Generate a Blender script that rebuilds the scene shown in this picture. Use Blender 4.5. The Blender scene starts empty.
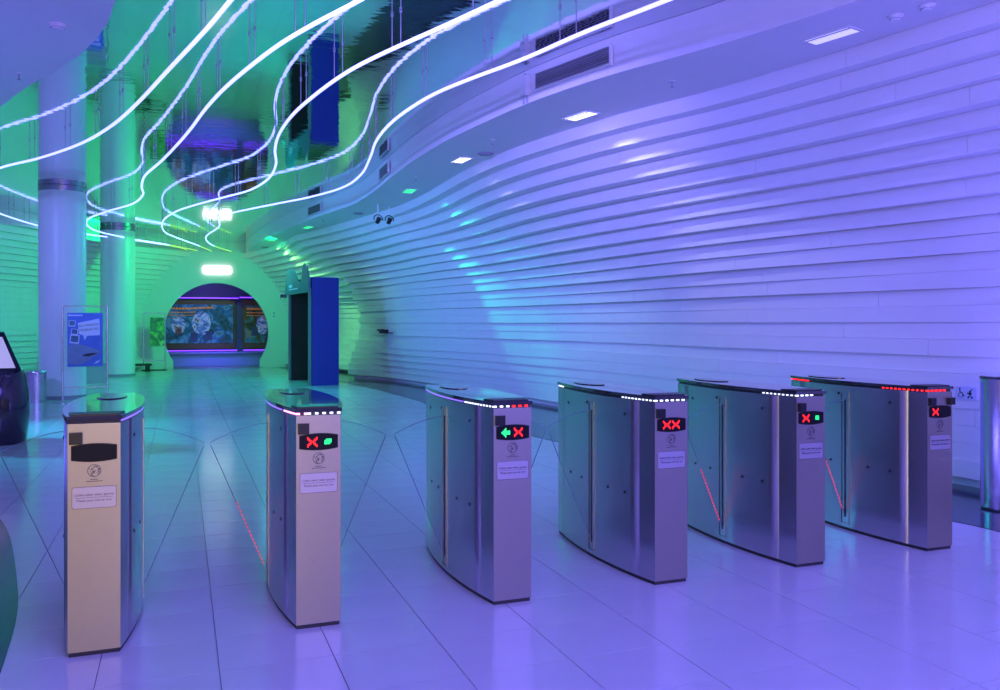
import bpy, bmesh, math, random
import numpy as np
from mathutils import Vector, Matrix
random.seed(7)
PI = math.pi
sc = bpy.context.scene
C = sc.collection
# ------------------------------------------------------------------ camera
YAW = 0.3593
cam_d = bpy.data.cameras.new('camera'); cam = bpy.data.objects.new('camera', cam_d); C.objects.link(cam)
cam.location = (0, 0, 1.41); cam.rotation_euler = (PI/2, 0, -YAW)
cam_d.sensor_width = 36; cam_d.lens = 30.6; cam_d.shift_y = -0.0215; cam_d.clip_end = 200
sc.camera = cam
# ------------------------------------------------------------------ world and light
w = bpy.data.worlds.new('world'); sc.world = w; w.use_nodes = True
bg = w.node_tree.nodes['Background']; bg.inputs[0].default_value = (0.19, 0.15, 1.0, 1); bg.inputs[1].default_value = 0.9
VIO = (0.16, 0.135, 1.0); GRN = (0.0, 1.0, 0.22); TEAL = (0.0, 0.75, 0.5)
def area(name, loc, target, sx, sy, col, e):
    l = bpy.data.lights.new(name, 'AREA'); l.shape = 'RECTANGLE'; l.size = sx; l.size_y = sy
    l.color = col; l.energy = e
    o = bpy.data.objects.new(name, l); C.objects.link(o); o.location = loc
    o.rotation_euler = (Vector(target)-Vector(loc)).to_track_quat('-Z', 'Y').to_euler(); return o
def spot(name, loc, target, col, e, ang=80, blend=0.6, r=0.05, parent=None):
    l = bpy.data.lights.new(name, 'SPOT'); l.color = col; l.energy = e; l.spot_size = math.radians(ang)
    l.spot_blend = blend; l.shadow_soft_size = r
    o = bpy.data.objects.new(name, l); C.objects.link(o); o.location = loc
    o.rotation_euler = (Vector(target)-Vector(loc)).to_track_quat('-Z', 'Y').to_euler(); return o
area('violet_lobby_light', (3.0, -2.5, 3.3), (3.6, 6.0, 1.6), 6.0, 1.6, VIO, 340)
area('violet_ceiling_light', (1.5, 0.6, 3.55), (2.2, 3.6, 0.0), 5.0, 1.6, VIO, 85)
area('warm_entrance_light', (-0.5, -4.0, 1.5), (0.3, 4.0, 0.8), 4.4, 2.4, (1.0, 0.74, 0.36), 95)
area('violet_added_upfill', (5.65, 4.05, 0.25), (4.6, 5.6, 3.6), 0.5, 0.4, VIO, 32)  # added upward fill for the right soffit underside, no known fixture
area('violet_added_upfill', (-3.3, 6.4, 0.35), (-2.2, 7.6, 3.6), 1.6, 0.8, VIO, 60)  # added fill that brightens the left bulkhead from below, out of view
spot('added_wall_fill', (-5.3, 15.2, 3.55), (5.0, 15.5, 1.7), (0.08, 0.30, 1.0), 1700, 66, 0.9, 0.35)  # unseen source, added to bring blue to the middle of the right wall
spot('added_fascia_fill', (-0.7, 3.4, 3.55), (3.1, 9.6, 3.80), (0.30, 0.24, 1.0), 1300, 56, 0.9, 0.1)  # added wash to brighten the fascia, source out of view
spot('added_cyan_floor_fill', (-5.6, 14.2, 3.55), (-0.9, 11.5, 0.0), (0.02, 0.65, 1.0), 2300, 52, 0.9, 0.2)  # added cyan fill for the left half of the floor
spot('added_column_fill', (-4.4, 12.6, 3.55), (-2.0, 18.2, 1.9), (0.20, 0.26, 1.0), 420, 50, 0.8, 0.15)  # added to lift the near column and poster, outside the frame
spot('added_wall_fill', (-0.5, 4.2, 3.55), (5.2, 10.5, 1.8), VIO, 420, 80, 0.9, 0.1)  # second added fill on the right wall, just outside the view
sc.view_settings.view_transform = 'Standard'; sc.view_settings.look = 'None'
sc.view_settings.exposure = 0.35; sc.view_settings.gamma = 1.0; sc.view_settings.use_curve_mapping = False

# ------------------------------------------------------------------ materials
def mat(name, col=(0.8, 0.8, 0.8), rough=0.5, metal=0.0, emit=None, es=0.0, spec=0.5, trans=0.0, ior=1.45,
        noise=0.0, nscale=8.0, bump=0.0, bscale=60.0, bstretch=None, coat=0.0, aniso=0.0, rnoise=0.0):
    m = bpy.data.materials.new(name); m.use_nodes = True
    nt = m.node_tree; b = nt.nodes['Principled BSDF']
    b.inputs['Base Color'].default_value = (*col, 1); b.inputs['Roughness'].default_value = rough
    b.inputs['Metallic'].default_value = metal; b.inputs['Specular IOR Level'].default_value = spec
    b.inputs['IOR'].default_value = ior
    b.inputs['Transmission Weight'].default_value = trans; b.inputs['Coat Weight'].default_value = coat
    b.inputs['Anisotropic'].default_value = aniso
    if aniso:
        t = nt.nodes.new('ShaderNodeTangent'); t.direction_type = 'RADIAL'; t.axis = 'Z'
        nt.links.new(t.outputs[0], b.inputs['Tangent'])
    if emit:
        b.inputs['Emission Color'].default_value = (*emit, 1); b.inputs['Emission Strength'].default_value = es
    tc = nt.nodes.new('ShaderNodeTexCoord'); mp = nt.nodes.new('ShaderNodeMapping')
    nt.links.new(tc.outputs['Object'], mp.inputs[0])
    if noise or rnoise:
        n = nt.nodes.new('ShaderNodeTexNoise'); n.inputs['Scale'].default_value = nscale; n.inputs['Detail'].default_value = 4
        nt.links.new(mp.outputs[0], n.inputs['Vector'])
        if noise:
            r = nt.nodes.new('ShaderNodeMapRange'); r.inputs[3].default_value = 1-noise; r.inputs[4].default_value = 1+noise
            nt.links.new(n.outputs[0], r.inputs[0])
            v = nt.nodes.new('ShaderNodeVectorMath'); v.operation = 'SCALE'; v.inputs[0].default_value = col
            nt.links.new(r.outputs[0], v.inputs[3]); nt.links.new(v.outputs[0], b.inputs['Base Color'])
        if rnoise:
            r2 = nt.nodes.new('ShaderNodeMapRange'); r2.inputs[3].default_value = max(0.01, rough-rnoise); r2.inputs[4].default_value = rough+rnoise
            nt.links.new(n.outputs[0], r2.inputs[0]); nt.links.new(r2.outputs[0], b.inputs['Roughness'])
    if bump:
        mp2 = nt.nodes.new('ShaderNodeMapping'); nt.links.new(tc.outputs['Object'], mp2.inputs[0])
        if bstretch: mp2.inputs['Scale'].default_value = bstretch
        n2 = nt.nodes.new('ShaderNodeTexNoise'); n2.inputs['Scale'].default_value = bscale; n2.inputs['Detail'].default_value = 2
        nt.links.new(mp2.outputs[0], n2.inputs['Vector'])
        bp = nt.nodes.new('ShaderNodeBump'); bp.inputs['Strength'].default_value = bump; bp.inputs['Distance'].default_value = 0.01
        nt.links.new(n2.outputs[0], bp.inputs['Height']); nt.links.new(bp.outputs[0], b.inputs['Normal'])
    return m
M = {}
M['wall'] = mat('white_panel_paint', (0.80, 0.80, 0.82), 0.38, noise=0.03, nscale=3)
M['paint'] = mat('white_plaster', (0.78, 0.78, 0.80), 0.55, noise=0.03, nscale=5)
M['endwall'] = mat('end_wall_paint', (0.72, 0.76, 0.74), 0.55)
M['col'] = mat('column_paint', (0.74, 0.75, 0.78), 0.35, noise=0.02, nscale=4)
M['tile'] = mat('floor_tile', (0.58, 0.58, 0.60), 0.15, noise=0.06, nscale=2.2, rnoise=0.06, bump=0.03, bscale=9)
M['grout'] = mat('floor_joint', (0.36, 0.36, 0.40), 0.6)
M['dark'] = mat('dark_floor', (0.035, 0.045, 0.085), 0.14, noise=0.2, nscale=3)
M['mirror'] = mat('mirror_ceiling_foil', (0.66, 0.72, 0.74), 0.04, 1.0, bump=0.15, bscale=3.6, bstretch=(1.0, 1.8, 1))
M['steel'] = mat('brushed_steel', (0.54, 0.54, 0.58), 0.25, 1.0, aniso=0.75, bump=0.02, bscale=40, bstretch=(0.15, 0.15, 8))
M['steel_face'] = mat('satin_steel', (0.39, 0.36, 0.305), 0.40, 1.0, noise=0.03, nscale=30, bump=0.02, bscale=60, bstretch=(8, 8, 0.2))
M['steel_plain'] = mat('plain_steel', (0.58, 0.58, 0.60), 0.22, 1.0)
M['blackglass'] = mat('black_glass', (0.012, 0.014, 0.018), 0.04, spec=0.7, coat=0.5)
M['dispglass'] = mat('display_glass', (0.010, 0.010, 0.012), 0.35, spec=0.15)
M['lidglass'] = mat('dark_glass_lid', (0.03, 0.035, 0.045), 0.05, spec=0.9, coat=0.8)
M['black'] = mat('black_plastic', (0.012, 0.012, 0.014), 0.35)
M['rubber'] = mat('dark_plinth', (0.03, 0.03, 0.032), 0.5)
M['glass'] = mat('clear_acrylic', (0.93, 0.97, 0.98), 0.02, trans=1.0, ior=1.10)
M['edge'] = mat('acrylic_edge', (0.16, 0.20, 0.30), 0.3)
M['plate'] = mat('notice_plate', (0.50, 0.47, 0.50), 0.45, 0.85)
M['ink'] = mat('ink', (0.03, 0.025, 0.04), 0.5)
M['etch'] = mat('etched_mark', (0.05, 0.05, 0.06), 0.6)
M['neon'] = mat('neon_light', (1, 1, 1), 0.5, emit=(0.25, 0.245, 1.0), es=2.4)
M['painted_glow_end'] = mat('tube_end_painted_glow', (0.75, 0.95, 0.35), 0.4, emit=(0.45, 1.0, 0.12), es=0.5)  # green light falling on the unlit tube end, painted as colour and glow
M['rod'] = mat('hanger_rod', (0.45, 0.45, 0.55), 0.3, 0.6)
M['red'] = mat('red_led', (0.2, 0, 0), 0.5, emit=(1.0, 0.012, 0.012), es=3.5)
M['green'] = mat('green_led', (0, 0.2, 0.05), 0.5, emit=(0.02, 1.0, 0.22), es=2.2)
M['whiteled'] = mat('white_led', (0.5, 0.5, 0.6), 0.5, emit=(0.62, 0.68, 1.0), es=2.2)
M['pinkled'] = mat('pink_led', (0.5, 0.3, 0.6), 0.5, emit=(1.0, 0.30, 0.75), es=3.2)
M['violetled'] = mat('violet_led', (0.2, 0.15, 0.6), 0.5, emit=(0.25, 0.15, 1.0), es=1.2)
M['dimred'] = mat('dim_red_edge_led', (0.3, 0, 0.05), 0.5, emit=(1.0, 0.02, 0.05), es=1.0)
M['purple'] = mat('purple_led_line', (0.2, 0.1, 0.6), 0.5, emit=(0.14, 0.025, 1.0), es=3.2)
M['down'] = mat('downlight_white', (0.9, 0.9, 1), 0.5, emit=(0.72, 0.70, 1.0), es=2.2)
M['downdim'] = mat('downlight_dim', (0.8, 0.8, 1), 0.5, emit=(0.45, 0.42, 1.0), es=0.9)
M['downgreen'] = mat('downlight_green', (0.2, 1, 0.4), 0.5, emit=(0.02, 1.0, 0.16), es=1.6)
M['sign'] = mat('lit_sign', (1, 1, 1), 0.5, emit=(1.0, 0.97, 1.0), es=1.8)
M['navy'] = mat('dark_navy_gloss', (0.012, 0.012, 0.03), 0.12, coat=0.6)
M['screen'] = mat('screen', (0.55, 0.55, 0.65), 0.3, emit=(0.62, 0.58, 0.72), es=0.35)
M['blue'] = mat('blue_panel', (0.012, 0.04, 0.32), 0.5, noise=0.05, nscale=4)
M['boothdark'] = mat('booth_inside', (0.02, 0.05, 0.03), 0.6)
M['boothframe'] = mat('booth_frame', (0.12, 0.24, 0.22), 0.45)
M['tealp'] = mat('teal_header', (0.05, 0.20, 0.24), 0.45)
M['ring'] = mat('ring_steel', (0.28, 0.28, 0.32), 0.4, 1.0)
M['grille'] = mat('grille', (0.30, 0.30, 0.36), 0.5)
M['void'] = mat('dark_void', (0.02, 0.02, 0.03), 0.7)
M['posterblue'] = mat('poster_blue', (0.06, 0.17, 0.58), 0.4, noise=0.35, nscale=4)
M['posterlight'] = mat('poster_pale', (0.62, 0.66, 0.85), 0.4)
M['shark'] = mat('poster_grey_blue', (0.16, 0.26, 0.42), 0.4, noise=0.25, nscale=9)
M['photo'] = mat('poster_photo', (0.03, 0.16, 0.28), 0.4, noise=0.6, nscale=14)
M['brown'] = mat('exhibit_brown', (0.17, 0.07, 0.03), 0.5)
M['orange'] = mat('orange_print', (0.85, 0.28, 0.03), 0.5, emit=(0.9, 0.25, 0.02), es=0.16)  # printed heading with a weak glow of its own added
M['pale'] = mat('pale_print', (0.7, 0.7, 0.62), 0.5)
M['inside'] = mat('exhibit_wall', (0.10, 0.09, 0.2), 0.6)
M['greybox'] = mat('grey_box', (0.35, 0.40, 0.42), 0.4)
def poster_mat(name, stops, scale, seed, es):
    m = mat(name); nt = m.node_tree; b = nt.nodes['Principled BSDF']
    tc = nt.nodes.new('ShaderNodeTexCoord'); mp = nt.nodes.new('ShaderNodeMapping'); mp.inputs[1].default_value = seed
    nt.links.new(tc.outputs['Object'], mp.inputs[0])
    n = nt.nodes.new('ShaderNodeTexNoise'); n.inputs['Scale'].default_value = scale; n.inputs['Detail'].default_value = 5
    n.inputs['Distortion'].default_value = 1.2
    nt.links.new(mp.outputs[0], n.inputs['Vector'])
    cr = nt.nodes.new('ShaderNodeValToRGB'); cr.color_ramp.elements[0].position = stops[0][0]; cr.color_ramp.elements[0].color = (*stops[0][1], 1)
    cr.color_ramp.elements[1].position = stops[-1][0]; cr.color_ramp.elements[1].color = (*stops[-1][1], 1)
    for p, c in stops[1:-1]:
        e = cr.color_ramp.elements.new(p); e.color = (*c, 1)
    nt.links.new(n.outputs[0], cr.inputs[0]); nt.links.new(cr.outputs[0], b.inputs['Base Color'])
    nt.links.new(cr.outputs[0], b.inputs['Emission Color']); b.inputs['Emission Strength'].default_value = es  # prints glow faintly in their own colours, brightness added without a lamp
    return m
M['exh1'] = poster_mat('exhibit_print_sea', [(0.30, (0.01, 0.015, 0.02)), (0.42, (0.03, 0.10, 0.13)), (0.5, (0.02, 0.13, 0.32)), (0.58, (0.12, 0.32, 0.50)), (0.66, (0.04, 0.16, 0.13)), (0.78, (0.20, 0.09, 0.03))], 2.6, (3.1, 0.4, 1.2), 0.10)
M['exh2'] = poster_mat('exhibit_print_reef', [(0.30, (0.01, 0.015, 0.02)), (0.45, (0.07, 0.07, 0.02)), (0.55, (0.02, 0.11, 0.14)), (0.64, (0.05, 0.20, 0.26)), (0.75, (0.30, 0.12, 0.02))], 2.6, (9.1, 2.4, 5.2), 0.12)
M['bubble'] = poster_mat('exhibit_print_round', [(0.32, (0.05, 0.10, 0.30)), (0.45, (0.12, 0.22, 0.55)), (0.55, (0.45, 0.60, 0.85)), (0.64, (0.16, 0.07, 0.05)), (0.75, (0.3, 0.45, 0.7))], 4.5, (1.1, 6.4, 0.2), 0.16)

# ------------------------------------------------------------------ mesh helpers
class MB:
    def __init__(s): s.v = []; s.f = []; s.sm = []
    def add(s, vs, fs, smooth=False):
        o = len(s.v); s.v += [tuple(p) for p in vs]
        s.f += [tuple(i+o for i in f) for f in fs]; s.sm += [smooth]*len(fs); return s
    def box(s, c, d, rz=0.0, rx=0.0, ry=0.0):
        R = Matrix.Rotation(rz, 3, 'Z') @ Matrix.Rotation(ry, 3, 'Y') @ Matrix.Rotation(rx, 3, 'X')
        vs = [Vector(c)+R @ Vector((x*d[0]/2, y*d[1]/2, z*d[2]/2)) for x in (-1, 1) for y in (-1, 1) for z in (-1, 1)]
        return s.add(vs, [(0, 1, 3, 2), (4, 6, 7, 5), (0, 4, 5, 1), (2, 3, 7, 6), (0, 2, 6, 4), (1, 5, 7, 3)])
    def prism(s, poly, z0, z1, smooth=False):     # counter-clockwise outline in plan
        n = len(poly)
        s.add([(x, y, z0) for x, y in poly]+[(x, y, z1) for x, y in poly],
              [(i, (i+1) % n, n+(i+1) % n, n+i) for i in range(n)], smooth)
        s.add([(x, y, z0) for x, y in poly], [tuple(range(n-1, -1, -1))])
        s.add([(x, y, z1) for x, y in poly], [tuple(range(n))]); return s
    def vprism(s, poly, y0, y1):                  # outline in x,z, front at y0
        n = len(poly)
        s.add([(x, y0, z) for x, z in poly]+[(x, y1, z) for x, z in poly],
              [((i+1) % n, i, n+i, n+(i+1) % n) for i in range(n)])
        s.add([(x, y0, z) for x, z in poly], [tuple(range(n))])
        s.add([(x, y1, z) for x, z in poly], [tuple(range(n-1, -1, -1))]); return s
    def tube(s, path, r, n=8, caps=True):
        P = [Vector(p) for p in path]; vs = []; fs = []
        up = Vector((0, 0, 1))
        for i, p in enumerate(P):
            t = (P[min(i+1, len(P)-1)]-P[max(i-1, 0)]).normalized()
            a = t.cross(up)
            if a.length < 1e-3: a = t.cross(Vector((1, 0, 0)))
            a.normalize(); b = a.cross(t)
            for k in range(n):
                q = 2*PI*k/n; vs.append(p+r*(math.cos(q)*a+math.sin(q)*b))
        for i in range(len(P)-1):
            for k in range(n):
                fs.append((i*n+k, i*n+(k+1) % n, (i+1)*n+(k+1) % n, (i+1)*n+k))
        s.add(vs, fs, True)
        if caps:
            s.add(vs[:n], [tuple(range(n-1, -1, -1))]); s.add(vs[-n:], [tuple(range(n))])
        return s
    def lathe(s, prof, c=(0, 0, 0), n=32):        # profile of (radius, z)
        vs = []; fs = []
        for r, z in prof:
            for k in range(n):
                q = 2*PI*k/n; vs.append((c[0]+r*math.cos(q), c[1]+r*math.sin(q), c[2]+z))
        for i in range(len(prof)-1):
            a, b = prof[i], prof[i+1]
            for k in range(n):
                fs.append((i*n+k, i*n+(k+1) % n, (i+1)*n+(k+1) % n, (i+1)*n+k))
        s.add(vs, fs, True)
        s.add(vs[:n], [tuple(range(n-1, -1, -1))]); s.add(vs[-n:], [tuple(range(n))])
        return s
    def mesh(s, name, m):
        me = bpy.data.meshes.new(name); me.from_pydata(s.v, [], s.f); me.materials.append(m)
        me.polygons.foreach_set('use_smooth', s.sm); me.update(); return me
def link(name, data, parent=None, loc=None, rz=0.0):
    o = bpy.data.objects.new(name, data); C.objects.link(o)
    if parent: o.parent = parent
    if loc is not None: o.location = loc
    if rz: o.rotation_euler = (0, 0, rz)
    return o
def obj(name, mb, m, parent=None, loc=None, rz=0.0, kind=None):
    o = link(name, mb.mesh(name, M[m] if isinstance(m, str) else m), parent, loc, rz)
    if kind: o['kind'] = kind
    return o
def tag(o, label, cat, group=None):
    o['label'] = label; o['category'] = cat
    if group: o['group'] = group
    return o
def thing(name, label, cat, loc=(0, 0, 0), rz=0.0, group=None):
    return tag(link(name, None, None, loc, rz), label, cat, group)
def crom(P, n=8):
    P = [np.array(p, float) for p in P]; Q = [2*P[0]-P[1]]+P+[2*P[-1]-P[-2]]; out = []
    for i in range(1, len(Q)-2):
        a, b, c, d = Q[i-1], Q[i], Q[i+1], Q[i+2]
        for k in range(n):
            t = k/n
            out.append(0.5*(2*b+(c-a)*t+(2*a-5*b+4*c-d)*t*t+(3*b-a-3*c+d)*t**3))
    out.append(Q[-2]); return out
def text_mesh(body, size, m, key={}):
    k = (body, size, m)
    if k not in key:
        cu = bpy.data.curves.new('lettering', 'FONT'); cu.body = body; cu.size = size; cu.align_x = 'CENTER'; cu.align_y = 'CENTER'
        cu.resolution_u = 2; cu.extrude = 0.0005
        t = bpy.data.objects.new('lettering', cu); C.objects.link(t)
        bpy.context.view_layer.update()
        me = bpy.data.meshes.new_from_object(t.evaluated_get(bpy.context.evaluated_depsgraph_get()))
        me.materials.clear(); me.materials.append(M[m]); me.name = 'lettering'
        bpy.data.objects.remove(t); bpy.data.curves.remove(cu); key[k] = me
    return key[k]
def text(body, size, m, parent, loc, rot=(PI/2, 0, 0), name='lettering'):
    o = link(name, text_mesh(body, size, m), parent, loc); o.rotation_euler = rot; return o

# ------------------------------------------------------------------ the shape of the hall
ZC = 3.98; ZS = 3.64; VE = 28.3; BH = 0.148
DAT = [  # (v, z, u) of the right wall
 (4.3, 3.52, 5.34), (7.1, 3.52, 4.76), (7.9, 3.52, 4.46), (10.5, 3.52, 3.97), (15.9, 3.52, 3.92), (19.5, 3.52, 3.30), (22, 3.52, 2.75),
 (4.6, 3.08, 5.62), (7.6, 3.08, 5.08), (8.5, 3.08, 4.87), (12, 3.08, 4.46), (16.8, 3.08, 4.16), (22, 3.08, 3.35),
 (4.9, 2.64, 6.02), (8.1, 2.64, 5.43), (9.25, 2.64, 5.25), (13.4, 2.64, 5.00), (18.4, 2.64, 4.55), (22, 2.64, 3.95),
 (5.1, 2.2, 6.26), (8.5, 2.2, 5.68), (9.8, 2.2, 5.58), (14.3, 2.2, 5.30), (18.8, 2.2, 4.68), (22, 2.2, 4.22),
 (5.1, 1.75, 6.34), (8.8, 1.75, 5.90), (10.4, 1.75, 5.88), (14.3, 1.75, 5.48), (18.8, 1.75, 4.72), (22, 1.75, 4.38),
 (5.1, 1.2, 6.34), (8.9, 1.2, 6.0), (10.5, 1.2, 6.0), (14.3, 1.2, 5.62), (18.8, 1.2, 4.78), (22, 1.2, 4.42),
 (5.3, 0.6, 6.30), (9, 0.6, 6.0), (11, 0.6, 5.98), (14.3, 0.6, 5.70), (18.6, 0.6, 4.95), (22, 0.6, 4.22),
 (5.5, 0.05, 6.28), (9, 0.05, 6.02), (13.5, 0.05, 5.86), (18.5, 0.05, 5.12), (20.9, 0.05, 4.62), (22, 0.05, 4.1),
 (-4, 3.52, 6.35), (-4, 2.64, 6.9), (-4, 1.75, 7.0), (-4, 0.05, 7.0), (0, 3.52, 5.95), (0, 2.64, 6.6), (0, 1.75, 6.75), (0, 0.05, 6.7)]
DA = np.array(DAT); ZW = 3.0
XY = np.c_[DA[:, 0], DA[:, 1]*ZW]
def tk(r2): return np.where(r2 > 1e-12, 0.5*r2*np.log(r2+1e-12), 0)
def tk_fit():
    n = len(XY); r2 = ((XY[:, None]-XY[None])**2).sum(2)
    A = np.zeros((n+3, n+3)); A[:n, :n] = tk(r2)+0.25*np.eye(n); A[:n, n] = 1; A[:n, n+1:] = XY; A[n, :n] = 1; A[n+1:, :n] = XY.T
    return np.linalg.solve(A, np.r_[DA[:, 2], 0, 0, 0])
WT = tk_fit()
def U0(v, z):
    p = np.array([v, z*ZW]); return float(tk(((XY-p)**2).sum(1)) @ WT[:-3]+WT[-3]+WT[-2:] @ p)
def disc_half(z): return 2.2*math.sqrt(max(0.02, 1-((z-1.12)/2.62)**2))
def notch(z): return 0.75*max(0, min(1, (2.62-z)/0.6))*(1.0 if z > 0.6 else 0.55+0.75*z)
def UF(v, z):
    t = max(0, min(1, (v-22)/(VE-22))); e = 1.08+disc_half(z)
    return e+(U0(22, z)+notch(z)-e)*(1-t*t)

# ---- floor: slab, tiles, dark inlays
floor = obj('floor', MB().box((-2, 11.5, -0.06), (26, 43, 0.10)), 'grout', kind='structure')
TW, TD, TU, TV = 0.461, 0.390, 1.53, 3.24
tile_me = MB().box((0, 0, -0.006), (TW-0.004, TD-0.004, 0.012)).mesh('tile', M['tile'])
def dark_edge_right(v):
    return float(np.interp(v, [-4, 2, 4.4, 6.5, 9.4, 12, 15.4, 20, 24, 28.3], [5.6, 5.3, 5.17, 4.75, 4.15, 4.0, 4.05, 3.75, 3.3, 2.9]))
DL = [(-0.70, -3), (-0.66, 2.5), (-0.70, 4.22), (-0.86, 5.4), (-1.21, 6.97), (-1.75, 8.2), (-2.6, 9.2), (-4, 9.9), (-6.5, 10.2)]
def dark_edge_left(v): return float(np.interp(v, [p[1] for p in DL], [p[0] for p in DL]))
cells = []; rest = MB()
cs, sn = math.cos(YAW), math.sin(YAW)
for i in range(-24, 14):
    for j in range(-15, 66):
        u = TU+(i+0.5)*TW; v = TV+(j+0.5)*TD
        if v > VE-0.2 or u < -10.5: continue
        if u-TW/2 > dark_edge_right(v)+0.15: continue
        if v < 9 and u+TW/2 < dark_edge_left(v)-0.25: continue
        d = sn*u+cs*v; l = cs*u-sn*v
        seen = d > 2.6 and abs(l/d) < 0.63
        cells.append((d if seen else 1e3+d, u, v))
cells.sort()
for k, (d, u, v) in enumerate(cells):
    if k < 290 and d < 1e3: link('tile', tile_me, floor, (u, v, 0))
    else: rest.box((u, v, -0.006), (TW-0.004, TD-0.004, 0.012))
obj('tile_field', rest, 'tile', floor, kind='stuff')
vv = np.linspace(-3, VE-0.15, 60)
obj('dark_border', MB().prism([(7.6, -3), (7.6, VE-0.15)]+[(dark_edge_right(v), v) for v in vv[::-1]], 0.0005, 0.004), 'dark', floor)
dl = [tuple(p) for p in crom(DL, 8)]
obj('dark_inlay', MB().prism([(-8, 10.2), (-8, -3)]+dl, 0.0005, 0.004), 'dark', floor)

# ---- mirror ceiling, soffits
ceil = obj('ceiling', MB().box((-1.5, 11.5, ZC+0.05), (24, 37, 0.10)), 'mirror', kind='structure')
FA = [(5.9, -4), (5.3, 0.5), (4.75, 3.2), (4.38, 4.62), (4.0, 5.83), (3.61, 6.79), (3.32, 7.82), (3.16, 8.81), (3.03, 9.96), (2.98, 11.31), (3.0, 12.7), (3.04, 13.8), (3.05, 14.99), (2.99, 16.1), (2.72, 17.6), (2.38, 20.0), (2.14, 22.1), (1.98, 24.7), (1.93, 26.5), (1.95, VE-0.01)]
fa = [tuple(p) for p in crom(FA, 7)]
def wall_top(v): return U0(v, 3.5) if v < 22 else UF(v, 3.5)
wt = [(wall_top(v)+0.5, v) for v in np.linspace(VE-0.01, -4, 60)]
def soffit(name, inner, outer):
    poly = inner+outer; ar = sum(a[0]*b[1]-b[0]*a[1] for a, b in zip(poly, poly[1:]+poly[:1]))
    if ar < 0: poly = poly[::-1]
    mb = MB(); n = len(poly)
    mb.add([(x, y, ZS) for x, y in poly]+[(x, y, ZC-0.002) for x, y in poly], [(i, (i+1) % n, n+(i+1) % n, n+i) for i in range(n)], False)
    bm = bmesh.new(); vs = [bm.verts.new((x, y, ZS)) for x, y in poly]; bm.faces.new(vs[::-1])
    bmesh.ops.triangulate(bm, faces=bm.faces[:]); bm.verts.index_update()
    mb.add([v.co for v in bm.verts], [tuple(v.index for v in f.verts) for f in bm.faces]); bm.free()
    return obj(name, mb, 'paint', kind='structure')
soffit('trim_1', fa, wt)
BU = [(0.6, -4), (0.35, 2), (0.05, 4.4), (-0.30, 5.9), (-0.42, 6.42), (-0.52, 6.97), (-0.73, 7.68), (-0.99, 8.3), (-1.24, 8.82), (-1.51, 9.43), (-1.74, 10.0), (-2.5, 11.7), (-3.5, 13.4), (-4.5, 15.2), (-5.0, 17.5), (-4.85, 19.8), (-4.2, 21.4), (-3.5, 22.0), (-3.15, 22.6), (-3.2, 23.6), (-2.9, 25), (-2.0, 26.6), (-0.6, 27.7), (0.15, VE-0.01)]
bu = [tuple(p) for p in crom(BU, 7)]
soffit('trim_2', bu, [(-11, VE-0.01), (-11, -4)])

# ---- right wall of stacked planks
def plank_mesh(name, pts, z0, z1, depth, m):     # pts: list of (x, y, nx, ny) with n pointing into the wall
    mb = MB(); n = len(pts)
    A = [(x, y) for x, y, a, b in pts]; B = [(x+a*depth, y+b*depth) for x, y, a, b in pts]
    q = [(i, i+1, n+i+1, n+i) for i in range(n-1)]
    mb.add([(x, y, z0) for x, y in A]+[(x, y, z1) for x, y in A], q, True)
    mb.add([(x, y, z0) for x, y in B]+[(x, y, z0) for x, y in A], q, True)
    mb.add([(x, y, z1) for x, y in A]+[(x, y, z1) for x, y in B], q, True)
    for e in (0, n-1):
        mb.add([(*A[e], z0), (*B[e], z0), (*B[e], z1), (*A[e], z1)], [(0, 1, 2, 3)])
    return mb.mesh(name, m)
def band_planks(fn, s0, s1, k, z0, z1, parent, step, first):
    s = s0; jit = random.uniform(-0.016, 0.016)
    while s < s1-0.05:
        e = s+(random.uniform(2.6, 3.7) if s > s0 else first)
        if s1-e < 1.3: e = s1
        n = max(3, int((e-s)/step)+1); pts = []
        ss = np.linspace(s+0.002, e-0.002, n)
        P = [fn(a) for a in ss]
        for i in range(n):
            d = np.array(P[min(i+1, n-1)])-np.array(P[max(i-1, 0)]); d /= np.hypot(*d)
            nx, ny = d[1], -d[0]
            pts.append((P[i][0]-nx*jit, P[i][1]-ny*jit, nx, ny))
        link('plank', plank_mesh('plank', pts, z0+0.0008, z1-0.0008, 0.34, M['wall']), parent)
        s = e
back = MB()
for (f_, a, b) in ((U0, -4, 22), (UF, 22, VE)):
    vs = np.linspace(a, b, 24); zz = np.linspace(0, 3.6, 8)
    P = [(f_(v, z)+0.36, v, z) for z in zz for v in vs]
    back.add(P, [(i*24+j, i*24+j+1, (i+1)*24+j+1, (i+1)*24+j) for i in range(7) for j in range(23)], True)
vs = np.linspace(-4, 22, 60)
back.add([(U0(v, 0.1)+0.10, v, z) for z in (0.0, 0.12) for v in vs], [(j, j+1, 60+j+1, 60+j) for j in range(59)], True)
wall_r = obj('wall_right', back, 'wall', kind='structure')
NB = 24; Z0 = ZS-NB*BH
for k in range(NB):
    z0 = Z0+k*BH; z1 = z0+BH; zm = z0+0.5*BH
    if zm > 2.66:
        fn = lambda s, zm=zm: ((U0(s, zm) if s < 22 else UF(s, zm)), s)
        band_planks(fn, -3.6, VE, k, z0, z1, wall_r, 0.28, random.uniform(1.0, 3.4))
    else:
        band_planks(lambda s, zm=zm: (U0(s, zm), s), -3.6, 22.1+random.uniform(-0.04, 0.14), k, z0, z1, wall_r, 0.28, random.uniform(1.0, 3.4))
        band_planks(lambda s, zm=zm: (UF(s, zm), s), 22.0, VE, k, z0, z1, wall_r, 0.28, 3.0)

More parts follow.
